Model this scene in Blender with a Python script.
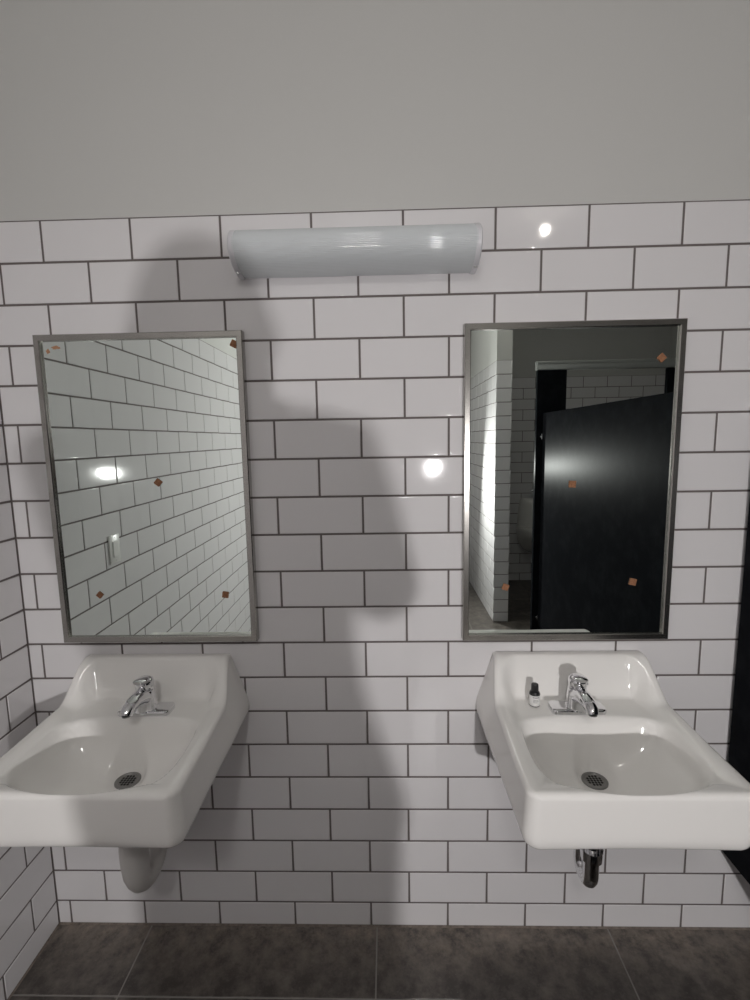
import bpy, bmesh, math, random
from mathutils import Vector, Matrix
random.seed(7)
for o in list(bpy.data.objects): bpy.data.objects.remove(o)
scene = bpy.context.scene
COL = scene.collection
R = math.radians

# ------------------------------------------------------------------ camera
CAM = Vector((1.0689, -1.3841, 1.5834))
FPX, YAW, PITCH, ROLL = 480.0, -0.0252, 0.1263, -0.0175
fwd = Vector((math.sin(YAW)*math.cos(PITCH), math.cos(YAW)*math.cos(PITCH), -math.sin(PITCH)))
rgt = Vector((math.cos(YAW), -math.sin(YAW), 0)); upv = rgt.cross(fwd)
r2 = math.cos(ROLL)*rgt + math.sin(ROLL)*upv; u2 = -math.sin(ROLL)*rgt + math.cos(ROLL)*upv
cd = bpy.data.cameras.new('camera'); cam = bpy.data.objects.new('camera', cd); COL.objects.link(cam)
cd.sensor_fit = 'HORIZONTAL'; cd.sensor_width = 36.0; cd.lens = FPX/750*36.0; cd.clip_start = 0.004
M = Matrix((r2, u2, -fwd)).transposed().to_4x4(); M.translation = CAM; cam.matrix_world = M
scene.camera = cam

# ------------------------------------------------------------------ world, exposure
world = bpy.data.worlds.new('world'); scene.world = world; world.use_nodes = True
bgn = world.node_tree.nodes['Background']; bgn.inputs[0].default_value = (0.02, 0.02, 0.02, 1); bgn.inputs[1].default_value = 1.0
vs = scene.view_settings
vs.view_transform = 'Standard'; vs.look = 'None'; vs.gamma = 1.0; vs.use_curve_mapping = False
vs.exposure = 0.0
LAMP = Vector((1.51, -3.19, 1.315))       # work lamp standing behind the photographer
LAMP_W = 32.5
BULB = Vector((2.13, -2.00, 2.93))        # bare bulb on the ceiling by the stall
BULB_STRENGTH = 130.0
CEIL_FILL = Vector((0.90, -2.57, 3.05))   # unseen flush ceiling light, added as soft fill for the room
CEIL_FILL_STRENGTH = 52.0

# ------------------------------------------------------------------ materials
def mat(name, col, rough=0.5, metal=0.0, spec=0.5, bump=None, vary=None, coat=0.0, emit=None, aniso=0.0):
    m = bpy.data.materials.new(name); m.use_nodes = True
    nt = m.node_tree; b = nt.nodes['Principled BSDF']
    b.inputs['Base Color'].default_value = (*col, 1); b.inputs['Roughness'].default_value = rough
    b.inputs['Metallic'].default_value = metal; b.inputs['Specular IOR Level'].default_value = spec
    b.inputs['Coat Weight'].default_value = coat
    if aniso: b.inputs['Anisotropic'].default_value = aniso
    if emit:
        b.inputs['Emission Color'].default_value = (*emit[0], 1); b.inputs['Emission Strength'].default_value = emit[1]
    if vary or bump:
        tc = nt.nodes.new('ShaderNodeTexCoord'); gm = nt.nodes.new('ShaderNodeNewGeometry')
    if vary:                                    # (scale, second colour, low, high, detail)
        n = nt.nodes.new('ShaderNodeTexNoise'); n.inputs['Scale'].default_value = vary[0]; n.inputs['Detail'].default_value = vary[4]
        n.inputs['Roughness'].default_value = 0.65
        nt.links.new(gm.outputs['Position'], n.inputs['Vector'])
        cr = nt.nodes.new('ShaderNodeValToRGB'); cr.color_ramp.elements[0].position = vary[2]; cr.color_ramp.elements[1].position = vary[3]
        cr.color_ramp.elements[0].color = (*col, 1); cr.color_ramp.elements[1].color = (*vary[1], 1)
        nt.links.new(n.outputs['Fac'], cr.inputs['Fac']); nt.links.new(cr.outputs['Color'], b.inputs['Base Color'])
    if bump:                                    # (scale, strength, distance)
        n2 = nt.nodes.new('ShaderNodeTexNoise'); n2.inputs['Scale'].default_value = bump[0]; n2.inputs['Detail'].default_value = 3
        nt.links.new(gm.outputs['Position'], n2.inputs['Vector'])
        bp = nt.nodes.new('ShaderNodeBump'); bp.inputs['Strength'].default_value = bump[1]; bp.inputs['Distance'].default_value = bump[2]
        nt.links.new(n2.outputs['Fac'], bp.inputs['Height']); nt.links.new(bp.outputs['Normal'], b.inputs['Normal'])
    return m

def floor_mat():
    m = mat('floor_porcelain', (0.040, 0.034, 0.030), 0.34, bump=(60, 0.25, 0.002))
    nt = m.node_tree; b = nt.nodes['Principled BSDF']
    gm = nt.nodes.new('ShaderNodeNewGeometry')
    n1 = nt.nodes.new('ShaderNodeTexNoise'); n1.inputs['Scale'].default_value = 15.0; n1.inputs['Detail'].default_value = 8; n1.inputs['Roughness'].default_value = 0.7
    n2 = nt.nodes.new('ShaderNodeTexNoise'); n2.inputs['Scale'].default_value = 130; n2.inputs['Detail'].default_value = 2
    for n in (n1, n2): nt.links.new(gm.outputs['Position'], n.inputs['Vector'])
    c1 = nt.nodes.new('ShaderNodeValToRGB'); c1.color_ramp.elements[0].position = .42; c1.color_ramp.elements[1].position = .70
    c1.color_ramp.elements[0].color = (0.058, 0.050, 0.045, 1); c1.color_ramp.elements[1].color = (0.165, 0.143, 0.126, 1)
    nt.links.new(n1.outputs['Fac'], c1.inputs['Fac'])
    c2 = nt.nodes.new('ShaderNodeValToRGB'); c2.color_ramp.elements[0].position = .60; c2.color_ramp.elements[1].position = .78
    c2.color_ramp.elements[0].color = (0, 0, 0, 1); c2.color_ramp.elements[1].color = (0.55, 0.55, 0.55, 1)
    nt.links.new(n2.outputs['Fac'], c2.inputs['Fac'])
    mx = nt.nodes.new('ShaderNodeMixRGB'); mx.inputs['Color2'].default_value = (0.16, 0.145, 0.13, 1)
    nt.links.new(c2.outputs['Color'], mx.inputs['Fac']); nt.links.new(c1.outputs['Color'], mx.inputs['Color1'])
    # builders' dust by the sink wall, also painting in the brighter lamplit strip
    sp = nt.nodes.new('ShaderNodeSeparateXYZ'); nt.links.new(gm.outputs['Position'], sp.inputs[0])
    mr = nt.nodes.new('ShaderNodeMapRange'); mr.inputs['From Min'].default_value = -.17; mr.inputs['From Max'].default_value = 0.0
    nt.links.new(sp.outputs['Y'], mr.inputs['Value'])
    n3 = nt.nodes.new('ShaderNodeTexNoise'); n3.inputs['Scale'].default_value = 22; n3.inputs['Detail'].default_value = 9; n3.inputs['Roughness'].default_value = 0.75
    nt.links.new(gm.outputs['Position'], n3.inputs['Vector'])
    c3 = nt.nodes.new('ShaderNodeValToRGB'); c3.color_ramp.elements[0].position = .40; c3.color_ramp.elements[1].position = .66
    nt.links.new(n3.outputs['Fac'], c3.inputs['Fac'])
    mu = nt.nodes.new('ShaderNodeMath'); mu.operation = 'MULTIPLY'; nt.links.new(mr.outputs[0], mu.inputs[0]); nt.links.new(c3.outputs['Color'], mu.inputs[1])
    md_ = nt.nodes.new('ShaderNodeMixRGB'); md_.inputs['Color2'].default_value = (0.27, 0.225, 0.185, 1)
    nt.links.new(mu.outputs[0], md_.inputs['Fac']); nt.links.new(mx.outputs['Color'], md_.inputs['Color1'])
    nt.links.new(md_.outputs['Color'], b.inputs['Base Color'])
    return m

TILE = mat('white_glazed_tile', (0.755, 0.737, 0.748), 0.05, bump=(9, 0.06, 0.003))
GROUT = mat('grey_brown_grout', (0.150, 0.128, 0.124), 0.9, bump=(300, .4, .001))
PAINT = mat('greige_wall_paint', (0.58, 0.575, 0.56), 0.62, spec=0.3, bump=(160, .12, .001))
CEIL = mat('white_ceiling_paint', (0.82, 0.81, 0.79), 0.8)
FLOORM = floor_mat()
FGROUT = mat('floor_grout', (0.27, 0.255, 0.24), 0.9)
MIRROR = mat('silvered_mirror_glass', (0.87, 0.935, 0.895), 0.0, 1.0)
STEEL = mat('brushed_stainless', (0.46, 0.445, 0.42), 0.24, 1.0, aniso=.4)
CHROME = mat('chrome', (0.78, 0.78, 0.80), 0.06, 1.0)
SATIN = mat('satin_metal', (0.62, 0.62, 0.62), 0.3, 1.0)
PORC = mat('white_vitreous_china', (0.89, 0.872, 0.85), 0.07)
BLACK = mat('black_partition_laminate', (0.010, 0.0108, 0.013), 0.34, spec=0.0035, vary=(14, (0.018, 0.019, 0.022), .45, .75, 4))
RAIL = mat('anodised_headrail', (0.42, 0.43, 0.42), 0.4, 0.8)
ACRYL = mat('pale_acrylic_diffuser', (0.655, 0.685, 0.705), 0.045)
ENDCAP = mat('white_plastic_end_cap', (0.74, 0.735, 0.77), 0.3)
CORK = mat('cork', (0.36, 0.17, 0.085), 0.85, vary=(400, (0.20, .085, .045), .4, .65, 2))
RESID = mat('brown_glue_residue', (0.42, 0.22, 0.12), 0.6)
FILM = mat('clouded_film', (0.60, 0.62, 0.60), 0.5)
PVC = mat('white_pvc', (0.70, 0.68, 0.66), 0.38)
WHITEPL = mat('white_switch_plastic', (0.78, 0.77, 0.75), 0.3)
CAPBLK = mat('black_cap_plastic', (0.012, 0.012, 0.013), 0.35)
LABEL = mat('white_paper_label', (0.74, 0.73, 0.72), 0.6)
INK = mat('grey_print', (0.25, 0.25, 0.26), 0.6)
DRAINM = mat('tarnished_drain_metal', (0.30, 0.295, 0.29), 0.32, 1.0)
RUBBER = mat('dark_drain_hole', (0.008, 0.008, 0.008), 0.6)
CAULK = mat('grimy_caulk', (0.20, 0.165, 0.14), 0.8, vary=(60, (0.10, .08, .07), .4, .7, 3))
CLOTH = mat('dark_jacket_cloth', (0.035, 0.037, 0.045), 0.9)
DENIM = mat('dark_denim', (0.03, 0.038, 0.06), 0.9)
SKIN = mat('skin', (0.50, 0.30, 0.21), 0.5)
HAIR = mat('dark_brown_hair', (0.022, 0.014, 0.009), 0.5)
SHOE = mat('black_shoe_leather', (0.02, 0.018, 0.017), 0.5)
EYEW = mat('eye_white', (0.7, 0.7, 0.68), 0.2)
BAGM = mat('black_canvas', (0.020, 0.020, 0.022), 0.9)
YELLOW = mat('yellow_lamp_housing', (0.55, 0.33, 0.02), 0.4)
LENS = mat('lamp_lens', (0.9, 0.9, 0.88), 0.2, emit=((1, .97, .93), 6.0))
BULBM = mat('lit_bulb', (0.9, 0.9, 0.88), 0.3, emit=((1.0, 0.95, 0.87), BULB_STRENGTH))

# ------------------------------------------------------------------ helpers
def obj(name, me, m=None, parent=None, loc=None):
    if isinstance(me, bmesh.types.BMesh):
        bm = me; bmesh.ops.recalc_face_normals(bm, faces=bm.faces)
        me = bpy.data.meshes.new(name); bm.to_mesh(me); bm.free()
    if m is not None and len(me.materials) == 0: me.materials.append(m)
    o = bpy.data.objects.new(name, me); COL.objects.link(o)
    if parent: o.parent = parent
    if loc is not None: o.location = loc
    return o
def tag(o, label=None, cat=None, group=None, kind=None):
    if label: o['label'] = label
    if cat: o['category'] = cat
    if group: o['group'] = group
    if kind: o['kind'] = kind
    return o
def thing(name, label, cat, loc=(0, 0, 0), group=None, kind=None):
    o = bpy.data.objects.new(name, None); COL.objects.link(o); o.location = loc; o.empty_display_size = .05
    return tag(o, label, cat, group, kind)
def smooth(o, ang=40):
    me = o.data
    me.polygons.foreach_set('use_smooth', [True]*len(me.polygons))
    me.set_sharp_from_angle(angle=R(ang))
    return o
def box(x0, x1, y0, y1, z0, z1, bev=0.0, seg=2, bm=None):
    bm = bm or bmesh.new()
    n0 = len(bm.verts)
    v = [bm.verts.new((x, y, z)) for z in (z0, z1) for y in (y0, y1) for x in (x0, x1)]
    fs = [(0, 2, 3, 1), (4, 5, 7, 6), (0, 1, 5, 4), (2, 6, 7, 3), (0, 4, 6, 2), (1, 3, 7, 5)]
    ff = [bm.faces.new([v[i] for i in f]) for f in fs]
    if bev:
        es = list({e for f in ff for e in f.edges})
        bmesh.ops.bevel(bm, geom=es, offset=bev, segments=seg, profile=0.5, affect='EDGES')
    return bm
def loft(rings, bm=None, cap0=True, cap1=True, closed=True):
    bm = bm or bmesh.new()
    rv = [[bm.verts.new(p) for p in r] for r in rings]
    n = len(rings[0])
    for a, b in zip(rv, rv[1:]):
        for i in range(n if closed else n-1):
            j = (i+1) % n
            bm.faces.new((a[i], a[j], b[j], b[i]))
    if cap0: bm.faces.new(rv[0][::-1])
    if cap1: bm.faces.new(rv[-1])
    return bm
def lathe(prof, n=28, bm=None, origin=(0, 0, 0), cap0=True, cap1=True):
    ox, oy, oz = origin
    rings = [[(ox+r*math.cos(2*math.pi*i/n), oy+r*math.sin(2*math.pi*i/n), oz+z) for i in range(n)] for r, z in prof]
    return loft(rings, bm, cap0, cap1)
def tube(path, rad, n=16, bm=None, squash=1.0):
    pts = [Vector(p) for p in path]
    if not hasattr(rad, '__len__'): rad = [rad]*len(pts)
    rings = []; prev = None
    for i, p in enumerate(pts):
        t = (pts[min(i+1, len(pts)-1)] - pts[max(i-1, 0)]).normalized()
        if prev is None:
            a = Vector((0, 0, 1)) if abs(t.z) < .9 else Vector((1, 0, 0))
            s = t.cross(a).normalized()
        else:
            s = (prev - t*prev.dot(t)).normalized()
        prev = s; b = t.cross(s)
        rings.append([p + rad[i]*(math.cos(2*math.pi*k/n)*s + squash*math.sin(2*math.pi*k/n)*b) for k in range(n)])
    return loft(rings, bm)
def arc(c, r, a0, a1, n, plane='yz'):
    out = []
    for i in range(n+1):
        a = R(a0+(a1-a0)*i/n)
        if plane == 'yz': out.append((c[0], c[1]+r*math.cos(a), c[2]+r*math.sin(a)))
        else: out.append((c[0]+r*math.cos(a), c[1]+r*math.sin(a), c[2]))
    return out
def sstep(a, b, x):
    t = max(0.0, min(1.0, (x-a)/(b-a))); return t*t*(3-2*t)

# ------------------------------------------------------------------ tiled walls
PZ, PX, TOPZ = 0.111088, 0.24952, 2.19664
GAP, THK = 0.0056, 0.008
_tile_cache = {}
def tile_bm_into(bm, w, h, T=None):
    """ceramic tile, local x across, z up, glazed face at y = 0 looking to -y; edges rounded"""
    b = 0.0022
    prof = [(0, THK), (0, b)] + [(b*(1-math.cos(R(a))), b*(1-math.sin(R(a)))) for a in (30, 60, 90)] + [(b+0.0012, 0)]
    rings = []
    for ins, y in prof:
        x, z = w/2-ins, h/2-ins
        rings.append([Vector((-x, y, -z)), Vector((x, y, -z)), Vector((x, y, z)), Vector((-x, y, z))])
    if T is not None: rings = [[T @ p for p in r] for r in rings]
    loft(rings, bm, cap0=False, cap1=True)
def tile_mesh(w, h):
    k = (round(w, 4), round(h, 4))
    if k not in _tile_cache:
        bm = bmesh.new(); tile_bm_into(bm, *k)
        bmesh.ops.recalc_face_normals(bm, faces=bm.faces)
        me = bpy.data.meshes.new('tile'); bm.to_mesh(me); bm.free()
        me.polygons.foreach_set('use_smooth', [True]*len(me.polygons))
        me.materials.append(TILE); _tile_cache[k] = me
    return _tile_cache[k]
def tile_wall(parent, origin, direction, s0, s1, even_joint, odd_joint, limit=300, z0=0.004):
    """tiles along 'direction' from s0 to s1; glazed face on the left-hand side of -y after rotation"""
    ang = math.atan2(direction[1], direction[0])
    jobs = []
    k = 0
    while TOPZ - k*PZ > z0 + .012:
        zt = TOPZ - k*PZ - GAP/2; zb = max(TOPZ-(k+1)*PZ + GAP/2, z0)
        j = even_joint if k % 2 == 0 else odd_joint
        first = j + math.ceil((s0-j)/PX - 1e-6)*PX
        cuts = [s0 - GAP/2] if first - s0 > .004 else []
        c = first
        while c < s1 - .004: cuts.append(c); c += PX
        cuts.append(s1 + GAP/2)
        for a, b in zip(cuts, cuts[1:]):
            a += GAP/2; b -= GAP/2
            if b-a > .006: jobs.append((a, b, zb, zt))
        k += 1
    jobs.sort(key=lambda t: t[0] if direction[0] >= 0 and abs(direction[1]) < .5 else t[0])
    rest = bmesh.new(); nrest = 0
    for i, (a, b, zb, zt) in enumerate(jobs):
        s = (a+b)/2
        loc = Vector((origin[0]+direction[0]*s, origin[1]+direction[1]*s, (zb+zt)/2))
        rot = (Matrix.Rotation(ang, 4, 'Z') @ Matrix.Rotation(R(random.gauss(0, .055)), 4, 'X') @ Matrix.Rotation(R(random.gauss(0, .045)), 4, 'Z'))
        T = Matrix.Translation(loc) @ rot
        if i < limit:
            o = bpy.data.objects.new('tile', tile_mesh(b-a, zt-zb)); COL.objects.link(o)
            o.parent = parent; o.matrix_local = parent.matrix_world.inverted() @ T
        else:
            tile_bm_into(rest, round(b-a, 4), round(zt-zb, 4), T); nrest += 1
    if nrest:
        o = obj('tile_field', rest, TILE, parent); tag(o, kind='stuff')
        o.data.polygons.foreach_set('use_smooth', [True]*len(o.data.polygons))
    else: rest.free()

XL, XR, YB, YA, ZC = -0.0422, 4.02, -5.2, -3.85, 3.05      # room limits
WX0, WX1, WY = 1.968, 2.096, -2.65                         # divider wall
def wall(name, label, lower, upper, front=None):
    o = obj(name, box(*lower), GROUT); tag(o, label, 'wall', kind='structure')
    obj('painted_upper_wall', box(*upper), PAINT, o)
    return o
g = 0.0016          # grout sits this far behind the tile face
t_ = 0.15
wb = wall('wall_back', 'white brick-tiled wall behind the two sinks and mirrors', (XL-t_, XR+t_, g, t_, -.05, TOPZ), (XL-t_, XR+t_, .0012, t_, TOPZ, ZC))
tile_wall(wb, (0, 0), (1, 0), XL+.002, 2.3, PX/2, 0.0)
wbx = obj('tile_field', bmesh.new(), TILE, wb); bm = bmesh.new()
for k in range(20):
    x = 2.3
    while x < XR-.01:
        w = min(PX, XR-x)-GAP; zt = TOPZ-k*PZ-GAP/2; zb = max(TOPZ-(k+1)*PZ+GAP/2, .004)
        tile_bm_into(bm, w, zt-zb, Matrix.Translation((x+w/2+GAP/2, 0, (zt+zb)/2))); x += PX
bmesh.ops.recalc_face_normals(bm, faces=bm.faces); bm.to_mesh(wbx.data); bm.free(); tag(wbx, kind='stuff')

wl = wall('wall_left', 'white brick-tiled side wall meeting the sink wall at the left corner', (XL-t_, XL-g, YB, 0, -.05, TOPZ), (XL-t_, XL-.0012, YB, 0, TOPZ, ZC))
# tiles run from the corner towards the room: s = distance from the corner
def tile_wall_left():
    ev = 0.100; od = 0.100 + PX/2
    # direction is +y (so that the face looks to +x); use s from YB to 0, nearest tiles first
    jobs = []
    for k in range(20):
        zt = TOPZ-k*PZ-GAP/2; zb = max(TOPZ-(k+1)*PZ+GAP/2, .004)
        j = ev if k % 2 == 0 else od-PX if od-PX > 0.01 else od
        cuts = [0.002-GAP/2]; c = j
        while c < -YB: cuts.append(c); c += PX
        cuts.append(-YB)
        for a, b in zip(cuts, cuts[1:]):
            a += GAP/2; b -= GAP/2
            if b-a > .006: jobs.append((a, b, zb, zt))
    jobs.sort(key=lambda q: q[0])
    rest = bmesh.new()
    for i, (a, b, zb, zt) in enumerate(jobs):
        T = (Matrix.Translation((XL, -(a+b)/2, (zb+zt)/2)) @ Matrix.Rotation(R(90), 4, 'Z')
             @ Matrix.Rotation(R(random.gauss(0, .055)), 4, 'X') @ Matrix.Rotation(R(random.gauss(0, .045)), 4, 'Z'))
        if i < 300:
            o = bpy.data.objects.new('tile', tile_mesh(b-a, zt-zb)); COL.objects.link(o); o.parent = wl; o.matrix_local = T
        else: tile_bm_into(rest, b-a, zt-zb, T)
    o = obj('tile_field', rest, TILE, wl); tag(o, kind='stuff'); o.data.polygons.foreach_set('use_smooth', [True]*len(o.data.polygons))
tile_wall_left()

# divider wall (its tiled end shows in the right-hand mirror)
wd = wall('wall_divider', 'narrow tiled end of a dividing wall seen in the right mirror', (WX0+g, WX1-g, YB, WY-g, -.05, TOPZ), (WX0+.0012, WX1-.0012, YB, WY-.0012, TOPZ, ZC))
def tiles_on(parent, base, ang, length, ev, od, individual=True):
    rest = bmesh.new(); n = 0
    for k in range(20):
        zt = TOPZ-k*PZ-GAP/2; zb = max(TOPZ-(k+1)*PZ+GAP/2, .004)
        j = ev if k % 2 == 0 else od
        cuts = [-GAP/2]; c = j
        while c < length-.01: cuts.append(c); c += PX
        cuts.append(length+GAP/2)
        for a, b in zip(cuts, cuts[1:]):
            a += GAP/2; b -= GAP/2
            if b-a < .006: continue
            T = Matrix.Translation(base) @ Matrix.Rotation(ang, 4, 'Z') @ Matrix.Translation(((a+b)/2, 0, (zb+zt)/2))
            T = T @ Matrix.Rotation(R(random.gauss(0, .055)), 4, 'X')
            if individual:
                o = bpy.data.objects.new('tile', tile_mesh(b-a, zt-zb)); COL.objects.link(o); o.parent = parent; o.matrix_local = T
            else: tile_bm_into(rest, b-a, zt-zb, T); n += 1
    if n:
        o = obj('tile_field', rest, TILE, parent); tag(o, kind='stuff'); o.data.polygons.foreach_set('use_smooth', [True]*len(o.data.polygons))
    else: rest.free()
# a face looking to +y has rotation 180, to -x has rotation -90, to +x 90
tiles_on(wd, (WX1, WY, 0), math.pi, WX1-WX0, 9, 9)
tiles_on(wd, (WX0, WY, 0), -math.pi/2, 2.5, .0, PX/2)
tiles_on(wd, (WX1, YA, 0), math.pi/2, WY-YA, PX/2, PX, False)
wa = wall('wall_alcove', 'tiled wall behind the urinal seen deep in the right mirror', (WX1, XR+t_, YA-t_, YA-g, -.05, TOPZ), (WX1, XR+t_, YA-t_, YA-.0012, TOPZ, ZC))
tiles_on(wa, (XR, YA, 0), math.pi, XR-WX1, PX/2, PX)
wr = wall('wall_right', 'tiled side wall beyond the toilet stalls', (XR+g, XR+t_, YA, 0, -.05, TOPZ), (XR+.0012, XR+t_, YA, 0, TOPZ, ZC))
tiles_on(wr, (XR, 0, 0), -math.pi/2, -YA, PX/2, PX, False)
wk = wall('wall_rear', 'tiled rear wall of the washroom behind the lamp', (XL-t_, WX0+.05, YB-t_, YB-g, -.05, TOPZ), (XL-t_, WX0+.05, YB-t_, YB-.0012, TOPZ, ZC))
tiles_on(wk, (WX0, YB, 0), math.pi, WX0-XL, PX/2, PX, False)

# floor and ceiling
fl = tag(obj('floor', box(XL-t_, XR+t_, YB-t_, t_, -.06, -.0012), FGROUT), 'dark grey-brown large-format porcelain tile floor', 'floor', kind='structure')
FP, FG = 0.7455, 0.004
bxs = sorted([0.271+FP*i for i in range(-1, 7)]); bys = [-0.207-FP*i for i in range(-1, 8)]
fcache = {}
for i in range(len(bxs)-1):
    for j in range(len(bys)-1):
        x0, x1 = max(bxs[i]+FG/2, XL), min(bxs[i+1]-FG/2, XR); y1, y0 = min(bys[j]-FG/2, 0), max(bys[j+1]+FG/2, YB)
        if x1-x0 < .02 or y1-y0 < .02: continue
        k = (round(x1-x0, 4), round(y1-y0, 4))
        if k not in fcache:
            b = box(-k[0]/2, k[0]/2, -k[1]/2, k[1]/2, -.009, 0, .0012, 1)
            bmesh.ops.recalc_face_normals(b, faces=b.faces)
            me = bpy.data.meshes.new('floor_tile'); b.to_mesh(me); b.free(); me.materials.append(FLOORM); fcache[k] = me
        o = bpy.data.objects.new('floor_tile', fcache[k]); COL.objects.link(o); o.parent = fl; o.location = ((x0+x1)/2, (y0+y1)/2, 0)
tag(obj('ceiling', box(XL-t_, XR+t_, YB-t_, t_, ZC, ZC+.1), CEIL), 'plain white painted ceiling above the washroom', 'ceiling', kind='structure')
# grimy joint where wall meets floor
cb = bmesh.new()
for x0, x1 in ((XL, XR),):
    loft([[(x0, 0, 0), (x0, -.004, 0), (x0, 0, .005)], [(x1, 0, 0), (x1, -.004, 0), (x1, 0, .005)]], cb)
tag(obj('trim_1', cb, CAULK), 'thin grimy caulk line along the foot of the sink wall', 'trim', kind='structure')
cb = loft([[(XL, 0, 0), (XL+.004, 0, 0), (XL, 0, .005)], [(XL, YB, 0), (XL+.004, YB, 0), (XL, YB, .005)]])
tag(obj('trim_2', cb, CAULK), 'thin grimy caulk line along the foot of the left wall', 'trim', kind='structure')

# ------------------------------------------------------------------ mirrors
def mirror(label, x0, x1, z0, z1, corks, residue=None):
    cx, cz = (x0+x1)/2, z0
    t = thing('wall_mirror', label, 'mirror', (cx, 0, cz), 'framed mirrors above the sinks')
    w, h = (x1-x0)/2, z1-z0
    fw, fd, gy = .0175, -.026, -.017
    obj('backing', box(-w+.004, w-.004, -.0145, -.0005, .004, h-.004), BLACK, t)
    gl = obj('mirror_glass', box(-w+.010, w-.010, gy, -.0146, .010, h-.010), MIRROR, t)
    def rail(p, q, inner_p, inner_q):          # mitred rail: outer edge p-q, inner edge
        prof = []
        def pt(o, i, f, y): return (o[0]+(i[0]-o[0])*f, y, o[1]+(i[1]-o[1])*f)
        outl = [(0, -.0005), (0, fd+.002), (.12, fd), (.88, fd), (1.0, fd+.002), (1.0, gy-.0006), (.5, gy-.0006)]
        a = [pt(p, inner_p, f, y) for f, y in outl]; b = [pt(q, inner_q, f, y) for f, y in outl]
        return loft([a, b])
    C = [(-w, 0), (w, 0), (w, h), (-w, h)]; I = [(-w+fw, fw), (w-fw, fw), (w-fw, h-fw), (-w+fw, h-fw)]
    for i in range(4):
        j = (i+1) % 4
        obj('frame_rail', rail(C[i], C[j], I[i], I[j]), STEEL, t)
    for (px, pz, rot, s) in corks:
        b = box(-s/2, s/2, -.0035, 0, -s/2, s/2, .0008, 1)
        o = obj('cork_pad', b, CORK, t, (px-cx, gy-.0002, pz-cz)); o.rotation_euler = (0, R(rot), 0)
        o['label'] = 'small brown cork pad'
    if residue:
        for (px, pz, a, b_) in residue:
            n = 14
            ring = [(a*math.cos(2*math.pi*i/n)*(1+.25*math.sin(3*i)), 0, b_*math.sin(2*math.pi*i/n)*(1+.3*math.cos(2*i))) for i in range(n)]
            o = obj('glue_residue', loft([ring, [(x, -.0006, z) for x, _, z in ring]]), RESID, t, (px-cx, gy-.0001, pz-cz))
    return t
mirror('framed mirror above the left sink, reflecting white tiled wall and light switch', 0.089, 0.676, 0.990, 1.887,
       [(0.651, 1.852, 28, .019), (0.409, 1.470, 40, .018), (0.208, 1.136, 42, .016), (0.586, 1.133, 8, .018)], [(0.147, 1.853, .012, .0045), (0.124, 1.843, .005, .006)])
mirror('framed mirror above the right sink, reflecting black stall panel', 1.287, 1.884, 0.988, 1.891,
       [(1.824, 1.790, 45, .019), (1.594, 1.447, 2, .019), (1.777, 1.160, 12, .019), (1.411, 1.148, 20, .018)])

# ------------------------------------------------------------------ vanity light (off)
vl = thing('vanity_light', 'unlit half-round ribbed acrylic light bar high on the tiled wall', 'light fixture', (0.9955, 0, 2.0815))
HL = .3155
def dprof(hh, dd, n=26, rib=0.0, e=2.0):
    out = []
    N = n*6 if rib else n
    for i in range(N+1):
        a = R(-90 + 180*i/N)
        y = -dd*abs(math.cos(a))**(2/e); z = hh*math.copysign(abs(math.sin(a))**(2/e), math.sin(a))
        k = 1 + (rib*math.cos(i*math.pi/3) if rib else 0)
        out.append((y*k, z*k))
    return out
obj('back_plate', box(-HL+.004, HL-.004, -.012, -.0004, -.054, .054, .002, 1), ENDCAP, vl)
pr_ = dprof(.0545, .100, 46, .0036, 2.2)
b = loft([[(x, y-.008, z) for y, z in pr_] for x in (-HL+.004, HL-.004)], closed=True)
smooth(obj('diffuser', b, ACRYL, vl), 50)
pe = dprof(.0570, .104, 30, 0, 2.2)
for s in (-1, 1):
    xs = [s*(HL-.008), s*(HL+.004), s*(HL+.007)]; sc = [1, 1, .96]
    b = loft([[(x, y*k-.004, z*k) for y, z in pe] for x, k in zip(xs, sc)])
    o = smooth(obj('end_cap', b, ENDCAP, vl), 35)
    obj('screw', lathe([(.0035, 0), (.0035, -.004), (.002, -.0055)], 12, origin=(s*(HL-.002), -.055, -.0535)), SATIN, o)

# ------------------------------------------------------------------ sinks
SD = 0.460                                   # depth from the wall
def sink_half(y):                            # half width of the ridge line
    w = .2205 + (.2405-.2205)*sstep(.0, .14, y) + (.244-.2405)*sstep(.12, .38, y)
    rc = .030
    if y > SD-rc: w -= rc - math.sqrt(max(rc*rc-(y-(SD-rc))**2, 0))
    return w
def ridge_z(y): return .945 - (.945-.846)*sstep(.018, .135, y) - .007*sstep(.13, .35, y)
def sink_z(x, y):
    w = sink_half(min(y, SD-.03)); rz = ridge_z(y)
    # tray inside the ridge
    dx = w - .020 - abs(x); dyb = y - .024; dyf = SD - .014 - y
    rr = .05
    ax, ay = max(rr-dx, 0), max(rr-dyb, 0)
    d = rr - math.hypot(ax, ay) if (ax > 0 or ay > 0) else min(dx, dyb)
    d = min(d, dyf) if dyf < .03 else d
    tray = .8285
    z = rz + (tray - rz)*sstep(.0, .046, d) if d > 0 else rz
    # bowl
    cy, hy, hx = .307, .144, .194
    e_ = 2.7 + 2.6*(1-sstep(.17, .34, y))
    q = (abs(x/hx)**e_ + abs((y-cy)/hy)**e_)**(1/e_)
    s = max(0.0, (1.05-q)/1.05)
    dep = .130*(1-(1-s)**3.6)*sstep(0, .13, s)
    dd = math.hypot(x, y-.222)
    dep += .010*(1-sstep(.0, .14, dd))*(s > 0)
    z -= dep
    z = z + (.6885-z)*(1-sstep(.034, .056, dd))
    # round over towards the outside edge
    r_ = .013
    de = min(sink_half(y)-abs(x), SD-y)
    if y < .02: de = min(de, y+.004)
    if de < r_: z -= r_ - math.sqrt(max(r_*r_-(r_-de)**2, 0))
    return z
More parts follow.
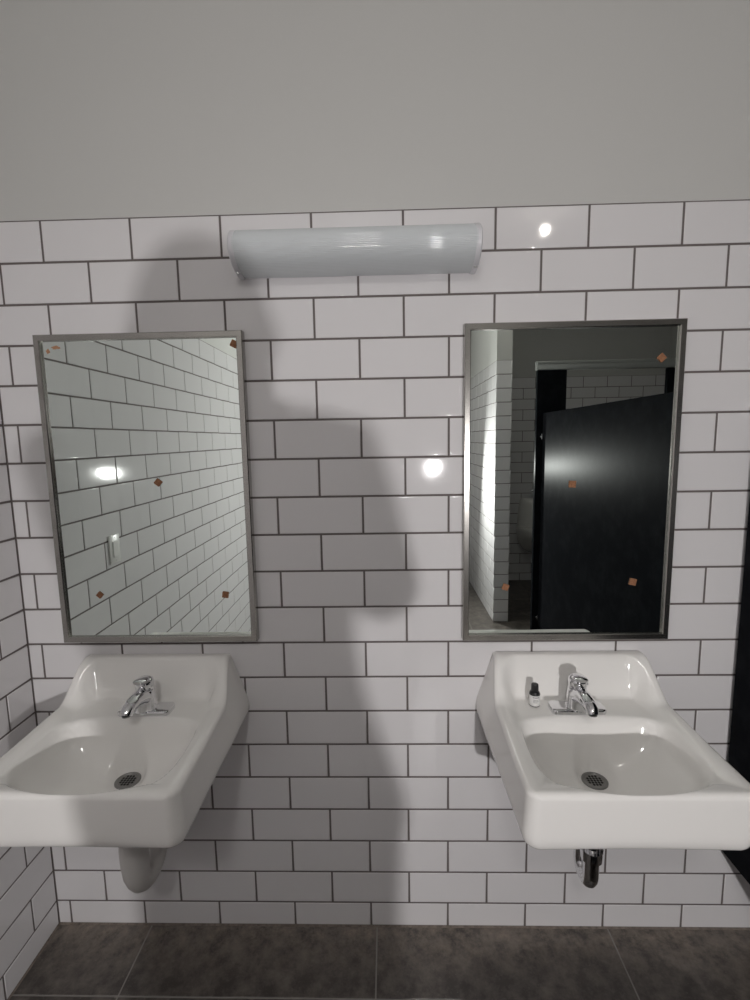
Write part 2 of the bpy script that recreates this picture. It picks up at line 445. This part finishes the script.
def make_sink_mesh():
    bm = bmesh.new()
    us = [math.sin(R(90*i/44)) for i in range(-44, 45)]
    ys = []
    N = 96
    for i in range(N+1):
        v = i/N; ys.append(SD*(.5-.5*math.cos(math.pi*(.06+.94*v)))/1.0)
    y0 = ys[0]; ys = [(y-y0)/(ys[-1]-y0)*SD for y in ys]
    grid = []
    for y in ys:
        W = sink_half(y)
        row = []
        for u in us:
            x = u*W; row.append(bm.verts.new((x, -y-.0008, sink_z(x, y))))
        grid.append(row)
    for a, b in zip(grid, grid[1:]):
        for i in range(len(us)-1): bm.faces.new((a[i], a[i+1], b[i+1], b[i]))
    # border loop: back-left -> front-left -> front-right -> back-right -> back
    left = [r[0] for r in grid]; front = grid[-1][1:-1]; right = [r[-1] for r in grid][::-1]; back = grid[0][1:-1][::-1]
    loop = left + front + right + back
    def target(v):
        x, y, z = v.co; yy = -y
        f = min(1, yy/SD)
        hb = .279 + (.247-.279)*f; zb = .757 + (.698-.757)*f
        W = sink_half(min(yy, SD-.03))
        k = x/W if W > 1e-6 else 0
        return Vector((k*hb, y + .006*sstep(SD-.03, SD, yy), zb))
    prev = loop
    steps = [(.06, 0), (.30, 0), (.66, 0), (.76, 0), (.86, .0025), (.93, .006), (.97, .010), (.99, .015), (1.0, .022)]
    orig = [v.co.copy() for v in loop]; tgt = [target(v) for v in loop]
    cen = Vector((0, -.24, 0))
    def ring(fn):
        nonlocal prev
        new = [bm.verts.new(fn(i)) for i in range(len(loop))]
        n = len(loop)
        for i in range(n):
            j = (i+1) % n; bm.faces.new((prev[i], prev[j], new[j], new[i]))
        prev = new
    for f, tuck in steps:
        def fn(i, f=f, tuck=tuck):
            p = orig[i].lerp(tgt[i], f)
            if tuck > 0:
                d = Vector((cen.x-p.x, cen.y-p.y, 0)); d.normalize()
                p = p + d*(tuck if p.y < -.01 else 0) + Vector((-math.copysign(tuck, p.x) if p.y >= -.01 and abs(p.x) > .2 else 0, 0, 0))
            return p
        ring(fn)
    base = [v.co.copy() for v in prev]
    for k, dz in ((.90, -.014), (.80, -.040), (.62, -.068), (.40, -.084), (.18, -.09)):
        ring(lambda i, k=k, dz=dz: Vector((base[i].x*k, -.225+(base[i].y+.225)*(k if base[i].y < -.225 else max(k, .0)) if base[i].y < -.01 else -.0008 - .20*(1-k)*(1 if k < .7 else .15), base[i].z+dz)))
    bm.faces.new(prev)
    bmesh.ops.recalc_face_normals(bm, faces=bm.faces)
    me = bpy.data.meshes.new('sink_basin'); bm.to_mesh(me); bm.free()
    me.polygons.foreach_set('use_smooth', [True]*len(me.polygons)); me.materials.append(PORC)
    me.set_sharp_from_angle(angle=R(55))
    return me
SINK_ME = make_sink_mesh()
def sub(name, bm, m, parent, ang=40): return smooth(obj(name, bm, m, parent), ang)
def sink(label, cx, chrome_trap):
    t = thing('wall_hung_sink', label, 'sink', (cx, 0, 0), 'wall-hung washroom sinks')
    obj('basin', SINK_ME, None, t)
    zd = sink_z(0, .222)
    dr = sub('drain', lathe([(.0325, -.004), (.0325, .0025), (.030, .0038), (.0255, .0030), (.0245, .0016), (.001, .0016)], 32, origin=(0, -.222, zd), cap1=False), DRAINM, t)
    hb = bmesh.new()
    for i in range(-2, 3):
        for j in range(-2, 3):
            if i*i+j*j <= 5: lathe([(.0034, .0), (.0034, .0006)], 8, hb, (i*.0078, -.222+j*.0078, zd+.0016))
    obj('drain_holes', hb, RUBBER, dr)
    if chrome_trap:
        pth = [(0, -.222, .66), (0, -.222, .416)] + arc((0, -.190, .416), .032, 180, 360, 10) + [(0, -.158, .47)] + arc((0, -.133, .47), .025, 180, 90, 5) + [(0, -.02, .495)]
        tr = sub('trap_pipe', tube(pth, .0205, 20), CHROME, t)
        sub('slip_nut', lathe([(.0225, 0), (.0275, .004), (.0285, .022), (.0285, .034)], 20, origin=(0, -.222, .462)), CHROME, tr, 30)
        sub('slip_nut', lathe([(.0225, 0), (.0250, .003), (.0250, .018), (.0225, .021)], 20, origin=(0, -.158, .445)), CHROME, tr, 30)
        sub('wall_flange', tube([(0, -.0008, .495), (0, -.006, .495), (0, -.012, .495)], [.042, .038, .022], 24), CHROME, tr)
    else:
        pth = [(0, -.222, .665), (0, -.222, .60), (0, -.222, .45), (0, -.220, .415)] + arc((0, -.160, .415), .058, 190, 350, 10)[1:] + [(0, -.100, .44)] + [(0, -.085, .47), (0, -.06, .485), (0, -.002, .487)]
        rad = [.038, .038, .0365, .034] + [.0315]*10 + [.031, .031, .030, .030]
        tr = sub('trap_cover', tube(pth, rad, 24), PVC, t)
        sub('strap', lathe([(.0388, 0), (.0395, .002), (.0395, .012), (.0388, .014)], 24, origin=(0, -.222, .585)), PVC, tr)
    return t
sL = sink('white wall-hung sink on the left, in the shadow beside the corner', 0.366, False)
sR = sink('white wall-hung sink on the right with tiny bottle on its ledge', 1.600, True)

# ------------------------------------------------------------------ faucets
def rounded_plate(hx, hy, z0, z1, r, n=6, inset=.004):
    def ring(k, z):
        out = []
        for (sx, sy, a0) in ((1, 1, 0), (-1, 1, 90), (-1, -1, 180), (1, -1, 270)):
            for i in range(n+1):
                a = R(a0+90*i/n); out.append((sx*(hx-r)+(r-k)*math.cos(a), sy*(hy-r)+(r-k)*math.sin(a), z))
        return out
    return loft([ring(0, z0), ring(0, z1-.004), ring(.0015, z1-.001), ring(inset, z1)])
def faucet(label, cx):
    t = thing('faucet', label, 'faucet', (cx, -.122, .8290), 'chrome single-lever faucets')
    sub('base_plate', rounded_plate(.074, .028, -.001, .012, .013), CHROME, t, 35)
    sub('faucet_body', lathe([(.032, .009), (.030, .016), (.028, .032), (.0262, .054), (.0245, .064), (.0215, .067)], 32), CHROME, t, 50)
    sp = sub('spout', tube([(0, .006, .036), (0, -.014, .050), (0, -.036, .058), (0, -.060, .0610), (0, -.082, .0595), (0, -.096, .054), (0, -.1005, .046)],
                [.025, .0235, .0210, .0190, .0175, .0160, .0145], 22), CHROME, t, 50)
    sub('aerator', tube([(0, -.1005, .0465), (0, -.1008, .0435)], [.0115, .0105], 18), DRAINM, sp)
    lv = sub('lever_handle', lathe([(.0215, .0675), (.0245, .070), (.0250, .086), (.0235, .094), (.016, .0990), (.002, .1005)], 30), CHROME, t, 50)
    pad = bmesh.new()
    rings = []
    for (y, z, hw, th) in ((.014, .0930, .015, .006), (-.004, .0960, .019, .0075), (-.018, .0985, .0195, .0070), (-.031, .1005, .0175, .0060), (-.037, .1010, .0120, .0040)):
        rings.append([(hw*math.cos(2*math.pi*i/16), y, z+th*math.sin(2*math.pi*i/16)) for i in range(16)])
    sub('lever_paddle', loft(rings, pad), CHROME, lv, 50)
    sub('set_screw', tube([(.0235, -.006, .078), (.0262, -.0065, .078)], [.0036, .003], 12), SATIN, lv)
    return t
faucet('chrome single-lever faucet on the left sink', 0.378)
faucet('chrome single-lever faucet on the right sink beside the bottle', 1.587)

# ------------------------------------------------------------------ little bottle on the right sink
bt = thing('small_bottle', 'tiny white-labelled bottle with black cap on the right sink ledge', 'bottle', (1.478, -.098, .8287))
sub('glass_body', lathe([(.0115, 0), (.0132, .0015), (.0132, .034), (.0118, .038), (.0075, .041), (.0072, .044)], 24), CAPBLK, bt)
lb = sub('paper_label', lathe([(.0134, .003), (.0136, .0035), (.0136, .031), (.0134, .0315)], 24, cap0=False, cap1=False), LABEL, bt)
for k, (zz, a0, a1) in enumerate(((.026, -125, -60), (.020, -120, -70), (.0165, -120, -64), (.013, -118, -75))):
    ring0 = [(.0137*math.cos(R(a0+(a1-a0)*i/6)), .0137*math.sin(R(a0+(a1-a0)*i/6)), zz) for i in range(7)]
    obj('print_line', loft([ring0, [(x, y, z+(.0026 if k == 0 else .0012)) for x, y, z in ring0]], cap0=False, cap1=False, closed=False), INK, lb)
sub('cap', lathe([(.0088, .0405), (.0092, .0415), (.0090, .056), (.0082, .0595), (.002, .060)], 24), CAPBLK, bt)
bt.scale = (1.12, 1.12, 1.05)

# ------------------------------------------------------------------ light switch on the left wall
sw = thing('light_switch', 'white rocker light switch on the left wall, seen in the left mirror', 'light switch', (XL, -.532, 1.16))
sub('cover_plate', box(0, .0065, -.036, .036, -.058, .058, .003, 2), WHITEPL, sw, 35)
rk = sub('rocker', box(.005, .0095, -.0165, .0165, -.033, .033, .0015, 1), WHITEPL, sw, 35)
for z in (-.047, .047): obj('screw', tube([(.006, 0, z), (.0072, 0, z)], [.003, .0026], 10), SATIN, sw)

# ------------------------------------------------------------------ toilet partition beside the right sink
PXN, PT = 2.106, .013                        # panel centre and half thickness
pt = thing('toilet_partition_panel', 'black stall partition panel standing off the wall beside the right sink', 'partition', (PXN, 0, .295), 'black stall partition pieces')
sub('panel', box(-PT, PT, -1.845, -.012, 0, 1.437, .002, 1), BLACK, pt, 30)
def stirrup(parent, y, z, sgn):
    br = sub('bracket', box(-PT-.009, PT+.009, min(y, y+sgn*.034), max(y, y+sgn*.034), z-.019, z+.019, .0018, 1), CHROME, parent, 30)
    sub('bolt', tube([(-PT-.009, y+sgn*.02, z), (-PT-.013, y+sgn*.02, z), (-PT-.0145, y+sgn*.02, z)], [.006, .0055, .003], 14), CHROME, br)
for z in (1.353, .18): stirrup(pt, -.0008, z, -1)
for z in (1.285, .055): stirrup(pt, -1.8685, z, 1)
fr = thing('stall_front', 'black stall front with headrail and pilasters, seen in the right mirror', 'partition', (2.058, -1.885, 0), 'black stall partition pieces')
def pil(x0, x1): 
    p = sub('pilaster', box(x0, x1, -.016, .016, .0, 2.008, .002, 1), BLACK, fr, 30)
    sub('shoe', box(x0-.004, x1+.004, -.020, .020, .0005, .075, .002, 1), SATIN, p, 30)
pil(.0, .19); pil(.835, 1.025); pil(1.60, 1.955)
hr = sub('headrail', box(-.006, 1.958, -.020, .020, 2.009, 2.064, .004, 2), RAIL, fr, 30)
obj('rail_lip', box(-.006, 1.958, .0195, .0235, 2.046, 2.060, .001, 1), RAIL, hr)
for (x0, x1, hs) in ((.196, .829, 1), (1.031, 1.594, 1)):
    d = sub('stall_door', box(x0, x1, -.0125, .0125, .295, 1.732, .002, 1), BLACK, fr, 30)
    for z in (.42, 1.60): sub('hinge', tube([(x0-.003, .018, z-.03), (x0-.003, .018, z+.03)], .006, 12), CHROME, d)
    sub('latch', box(x1-.075, x1-.03, .0125, .022, 1.01, 1.05, .003, 1), CHROME, d, 30)
p2 = thing('toilet_partition_panel', 'black stall partition panel dividing the two toilet stalls', 'partition', (2.985, 0, .295), 'black stall partition pieces')
sub('panel', box(-PT, PT, -1.845, -.012, 0, 1.437, .002, 1), BLACK, p2, 30)
for z in (1.353, .18): stirrup(p2, -.0008, z, -1)
for z in (1.285, .055): stirrup(p2, -1.8685, z, 1)

# ------------------------------------------------------------------ urinal far behind (in the right mirror)
ur = thing('urinal', 'white wall-hung urinal with chrome flush valve seen in the right mirror', 'urinal', (2.66, YA, 0))
rings = []
for z, w, d in ((.33, .05, .05), (.36, .11, .10), (.44, .165, .22), (.52, .18, .32), (.56, .185, .34), (.60, .182, .33), (.615, .176, .30)):
    rings.append([(w*math.cos(R(a)), .001+max(0, d*math.sin(R(a))), z) for a in range(0, 181, 12)])
b = loft(rings); sub('bowl', b, PORC, ur, 50)
rings = []
for z, w, d in ((.60, .18, .10), (.70, .175, .12), (.84, .165, .13), (.90, .155, .12), (.925, .14, .09)):
    rings.append([(w*math.cos(R(a)), .001+max(0, d*math.sin(R(a))**.6 if a not in (0, 180) else 0), z) for a in range(0, 181, 12)])
sub('back_shield', loft(rings), PORC, ur, 50)
fv = sub('flush_valve', tube([(0, .06, .922), (0, .06, 1.0)], .016, 16), CHROME, ur)
sub('valve_body', tube([(.045, .06, 1.005), (-.03, .06, 1.005), (-.055, .06, 1.005)], [.021, .024, .017], 16), CHROME, fv)
sub('supply_pipe', tube([(.045, .06, 1.005), (.085, .06, 1.005), (.085, .002, 1.005)], .013, 14), CHROME, fv)
sub('valve_handle', tube([(-.03, .085, 1.005), (-.03, .125, 1.0), (-.03, .15, .99)], [.007, .007, .01], 12), CHROME, fv)

# ------------------------------------------------------------------ bare bulb on the ceiling
cl = thing('ceiling_bulb', 'small bare ceiling bulb near the stall, glinting on the top tile row', 'light fixture', (BULB.x, BULB.y, ZC))
sub('lampholder', lathe([(.055, 0), (.055, -.012), (.028, -.03), (.024, -.075), (.020, -.08)], 28), WHITEPL, cl)
bmb = bmesh.new(); bmesh.ops.create_icosphere(bmb, subdivisions=2, radius=.027)
bo = obj('bulb', bmb, BULBM, cl, (0, 0, BULB.z-ZC)); bo.data.polygons.foreach_set('use_smooth', [True]*len(bo.data.polygons))

# ------------------------------------------------------------------ added ceiling fill light, out of view
cf = thing('ceiling_fill_light', 'unseen round frosted ceiling light, added as soft fill for the washroom', 'light fixture', CEIL_FILL)
sub('base_ring', lathe([(.175, 0), (.175, -.02), (.165, -.024)], 40), WHITEPL, cf)
FROST = mat('frosted_fill_glass', (0.9, 0.9, 0.88), 0.4, emit=((1.0, 0.98, 0.95), CEIL_FILL_STRENGTH))
sub('glass_bowl', lathe([(.162, -.022), (.160, -.04), (.145, -.065), (.11, -.085), (.06, -.096), (.001, -.099)], 32, cap0=False), FROST, cf)

# ------------------------------------------------------------------ work lamp behind the photographer
wlp = thing('work_lamp', 'yellow tripod work lamp behind the photographer, its glare on the tiles between the mirrors', 'lamp', (LAMP.x, LAMP.y-.06, 0))
lz = LAMP.z
sub('pole', tube([(0, 0, .34), (0, 0, lz-.08)], .014, 14), SATIN, wlp)
sub('collar', lathe([(.024, 0), (.024, .06), (.018, .07)], 18, origin=(0, 0, .55)), CAPBLK, wlp)
for k in range(3):
    a = R(90+120*k); c, s = math.cos(a), math.sin(a)
    lg = sub('leg', tube([(.015*c, .015*s, .58), (.30*c, .30*s, .012)], .010, 12), SATIN, wlp)
    sub('rubber_foot', tube([(.29*c, .29*s, .03), (.306*c, .306*s, .001)], .014, 12), CAPBLK, lg)
sub('yoke', tube([(-.062, 0, lz), (-.062, 0, lz-.075), (0, 0, lz-.085), (.062, 0, lz-.075), (.062, 0, lz)], .005, 10), CAPBLK, wlp)
hd = sub('lamp_head', lathe([(.030, -.05), (.050, -.035), (.055, .02), (.055, .050), (.048, .052), (.036, .046)], 32, cap1=True), YELLOW, wlp)
hd.rotation_euler = (R(-102), 0, 0); hd.location = (0, 0, lz)
ln = sub('lamp_lens', lathe([(.031, .0462), (.031, .0480)], 32), LENS, hd)
ld = bpy.data.lights.new('lamp_light', 'AREA'); ld.shape = 'DISK'; ld.size = .062; ld.energy = LAMP_W; ld.color = (1.0, .975, .965)
lo = bpy.data.objects.new('lamp_light', ld); COL.objects.link(lo); lo.parent = wlp
lo.location = (0, .060, lz-.011); lo.rotation_euler = (R(78), 0, 0)
# area light looks along its -z: rotated +90 about x it faces +y
tag(lo)

# ------------------------------------------------------------------ the photographer (only the shadow shows in the photograph)
PC = Vector((1.08, -1.78, 0))
body = bmesh.new()
def ell(c, rx, ry, n=24): return [(c[0]+rx*math.cos(2*math.pi*i/n), c[1]+ry*math.sin(2*math.pi*i/n), c[2]) for i in range(n)]
x0, y0 = PC.x, PC.y
torso = [(.78, .178, .135), (.85, .186, .145), (.895, .200, .150), (.935, .196, .148), (1.0, .184, .135), (1.08, .176, .125), (1.17, .182, .125), (1.27, .195, .125), (1.35, .195, .115), (1.41, .165, .10), (1.45, .115, .085), (1.475, .065, .07)]
hip = lambda z: .058*(1-sstep(.90, 1.24, z))      # weight on the right leg
loft([ell((x0+hip(z), y0, z), rx, ry) for z, rx, ry in torso], body)
tube([(x0, y0+.005, 1.43), (x0, y0+.015, 1.50), (x0, y0+.025, 1.55)], [.062, .056, .056], 20, body)
# head with jaw, brow, nose, chin and ears
hc = Vector((x0, y0+.035, 1.565))
def head_pt(th, ph):
    d = Vector((math.cos(ph)*math.cos(th), math.cos(ph)*math.sin(th), math.sin(ph)))
    p = Vector((d.x*.077, d.y*.097, d.z*.113))
    if d.z < 0:
        k = 1 + .18*d.z; p.x *= k
        if d.y > 0: p.y *= 1 - .10*d.z*d.z
    if d.y > 0.3:
        p.y += .010*math.exp(-((d.z+.72)/.18)**2 - (d.x/.35)**2)
        p.y += .006*math.exp(-((d.z-.28)/.12)**2 - (d.x/.6)**2)
        for s in (-1, 1): p.y -= .010*math.exp(-((d.z-.06)/.12)**2 - ((d.x-s*.40)/.17)**2)
        p.y += .005*math.exp(-((d.z+.46)/.06)**2 - (d.x/.25)**2)
    return hc + p
hr_ = []
for i in range(1, 24):
    ph = -math.pi/2 + math.pi*i/24
    hr_.append([head_pt(2*math.pi*k/32, ph) for k in range(32)])
loft(hr_, body)
tube([hc+Vector((0, .090, .018)), hc+Vector((0, .106, -.010)), hc+Vector((0, .116, -.030)), hc+Vector((0, .096, -.038))], [.008, .010, .013, .010], 12, body)
for s in (-1, 1):
    tube([hc+Vector((s*.076, -.004, .022)), hc+Vector((s*.086, -.012, .004)), hc+Vector((s*.084, -.006, -.018)), hc+Vector((s*.074, .0, -.032))], [.010, .014, .013, .008], 10, body)
    # arm
    sh = Vector((x0+s*.165, y0, 1.395)); el = Vector((x0+s*.205, -1.615, 1.225)); wr_ = Vector((x0-.03+s*.075, -1.462, 1.425))
    tube([sh+Vector((-s*.06, 0, .012)), sh, sh.lerp(el, .35), sh.lerp(el, .7), el, el.lerp(wr_, .12), el.lerp(wr_, .4), el.lerp(wr_, .75), el.lerp(wr_, .93)],
         [.070, .074, .064, .058, .054, .056, .052, .042, .038], 20, body)
    # hand: palm and five bent fingers round the phone edge
    px = 1.046
    tube([el.lerp(wr_, .88), wr_, Vector((px+s*.066, -1.440, 1.462)), Vector((px+s*.060, -1.425, 1.500))], [.027, .025, .030, .024], 16, body, .75)
    for k, (zf, ln_) in enumerate(((1.452, .8), (1.472, .95), (1.493, 1.0), (1.513, .92))):
        tube([Vector((px+s*.060, -1.430, zf)), Vector((px+s*.0555, -1.412, zf+.004)), Vector((px+s*.050, -1.3925, zf+.006)), Vector((px+s*(.050-.018*ln_), -1.389, zf+.008))], [.0095, .009, .0082, .0065], 10, body)
    tube([Vector((px+s*.058, -1.440, 1.478)), Vector((px+s*.050, -1.437, 1.505)), Vector((px+s*.034, -1.424, 1.525))], [.012, .0105, .009], 10, body)
    # leg
    hx_ = x0 + .058
    tube([(hx_+s*.080, y0, .87), (hx_+s*.088, y0, .72), (hx_-.01+s*.098, y0+.01, .52), (hx_-.02+s*.104, y0+.005, .40), (hx_-.03+s*.112, y0-.015, .25), (hx_-.04+s*.12, y0-.02, .10), (hx_-.04+s*.12, y0-.02, .05)], [.112, .098, .082, .070, .066, .060, .056], 20, body)
    rg = []
    for yy, w, h in ((-.085, .030, .05), (-.07, .040, .085), (-.02, .044, .10), (.05, .046, .075), (.12, .048, .058), (.165, .040, .045), (.185, .020, .03)):
        rg.append([(hx_-.04+s*(.12+.02*(yy+.1))+w*math.cos(2*math.pi*i/16), y0+yy, .002+h/2+h/2*math.sin(2*math.pi*i/16)) for i in range(16)])
    loft(rg, body)
bmesh.ops.recalc_face_normals(body, faces=body.faces)
tmp = bpy.data.meshes.new('tmp_body'); body.to_mesh(tmp); body.free()
to = bpy.data.objects.new('tmp_body', tmp); COL.objects.link(to)
md = to.modifiers.new('r', 'REMESH'); md.mode = 'VOXEL'; md.voxel_size = .0068; md.use_smooth_shade = True
ms = to.modifiers.new('s', 'SMOOTH'); ms.factor = .5; ms.iterations = 2
dg = bpy.context.evaluated_depsgraph_get(); pm = bpy.data.meshes.new_from_object(to.evaluated_get(dg))
bpy.data.objects.remove(to); bpy.data.meshes.remove(tmp)
pm.name = 'person_body'; pm.materials.clear()
for m_ in (CLOTH, DENIM, SKIN, SHOE): pm.materials.append(m_)
mi = []
for p in pm.polygons:
    c = p.center
    if c.z < .095 : k = 3
    elif c.z < .815: k = 1
    elif c.y > -1.478 and c.z > 1.36: k = 2
    elif c.z > 1.468 and abs(c.x-x0) < .12: k = 2
    else: k = 0
    mi.append(k)
pm.polygons.foreach_set('material_index', mi); pm.polygons.foreach_set('use_smooth', [True]*len(pm.polygons))
ps = thing('person', 'person in dark jacket holding up a phone, throwing the shadow across the wall', 'person', (PC.x, PC.y, 0))
pb = obj('body', pm, None, ps); pb.location = (-PC.x, -PC.y, 0)
# hair as a shell over the skull
hrs = []
for i in range(9, 25):
    ph = -math.pi/2 + math.pi*i/24.0
    ring = []
    for k in range(32):
        th = 2*math.pi*k/32
        p = head_pt(th, min(ph, math.pi/2-.02)); d = p-hc
        front = math.sin(th)
        lim = .045 if front > .35 else (-.02 if front > -.2 else -.075)
        kk = 1.10 if d.z > lim else .93
        ring.append(hc + Vector((d.x*kk, d.y*kk, d.z*(1.07 if d.z > 0 else 1.0))))
    hrs.append(ring)
hh = smooth(obj('hair', loft(hrs), HAIR, ps), 60); hh.location = (-PC.x, -PC.y, 0)
for s in (-1, 1):
    b = bmesh.new(); bmesh.ops.create_icosphere(b, subdivisions=2, radius=.011)
    e = smooth(obj('eye', b, EYEW, ps), 60); e.location = hc - Vector((PC.x, PC.y, 0)) + Vector((s*.031, .080, .010))
ph_ = thing('smartphone', 'smartphone held upright in front of the photographer', 'phone', (1.046, -1.400, 1.440))
sub('case', box(-.038, .038, -.0045, .0045, 0, .158, .004, 3), CAPBLK, ph_, 40)
obj('screen', box(-.034, .034, -.0050, -.0044, .008, .150), RUBBER, ph_)
sub('lens_ring', tube([(.0228, .0042, .1425), (.0228, .0056, .1425)], [.008, .0075], 18), SATIN, ph_)

# ------------------------------------------------------------------ made-up bag below the frame, added to shade the floor under the right sink
bg = thing('shadow_bag', 'made-up black canvas bag out of view, added to cast a rounded shadow under the right sink', 'bag', (1.595, -.78, 0))
rg = []
for x, k in ((-.300, .70), (-.292, .86), (-.26, .95), (-.15, .99), (0, 1.0), (.15, .99), (.26, .95), (.292, .86), (.300, .70)):
    rg.append([(x, .14*k*math.copysign(abs(math.cos(R(a)))**.7, math.cos(R(a))), .137+.136*k*math.copysign(abs(math.sin(R(a)))**.8, math.sin(R(a)))-.136*(1-k)*1.0) for a in range(0, 360, 15)])
sub('bag_shell', loft(rg), BAGM, bg, 60)
for s in (-1, 1):
    sub('carry_strap', tube([(-.10, s*.135, .06), (-.10, s*.128, .20), (-.09, s*.06, .268), (.0, s*.03, .278), (.09, s*.06, .268), (.10, s*.128, .20), (.10, s*.135, .06)], .009, 8), BAGM, bg)
sub('zip', tube([(-.25, 0, .2705), (0, 0, .2745), (.25, 0, .2705)], .004, 6), SATIN, bg)
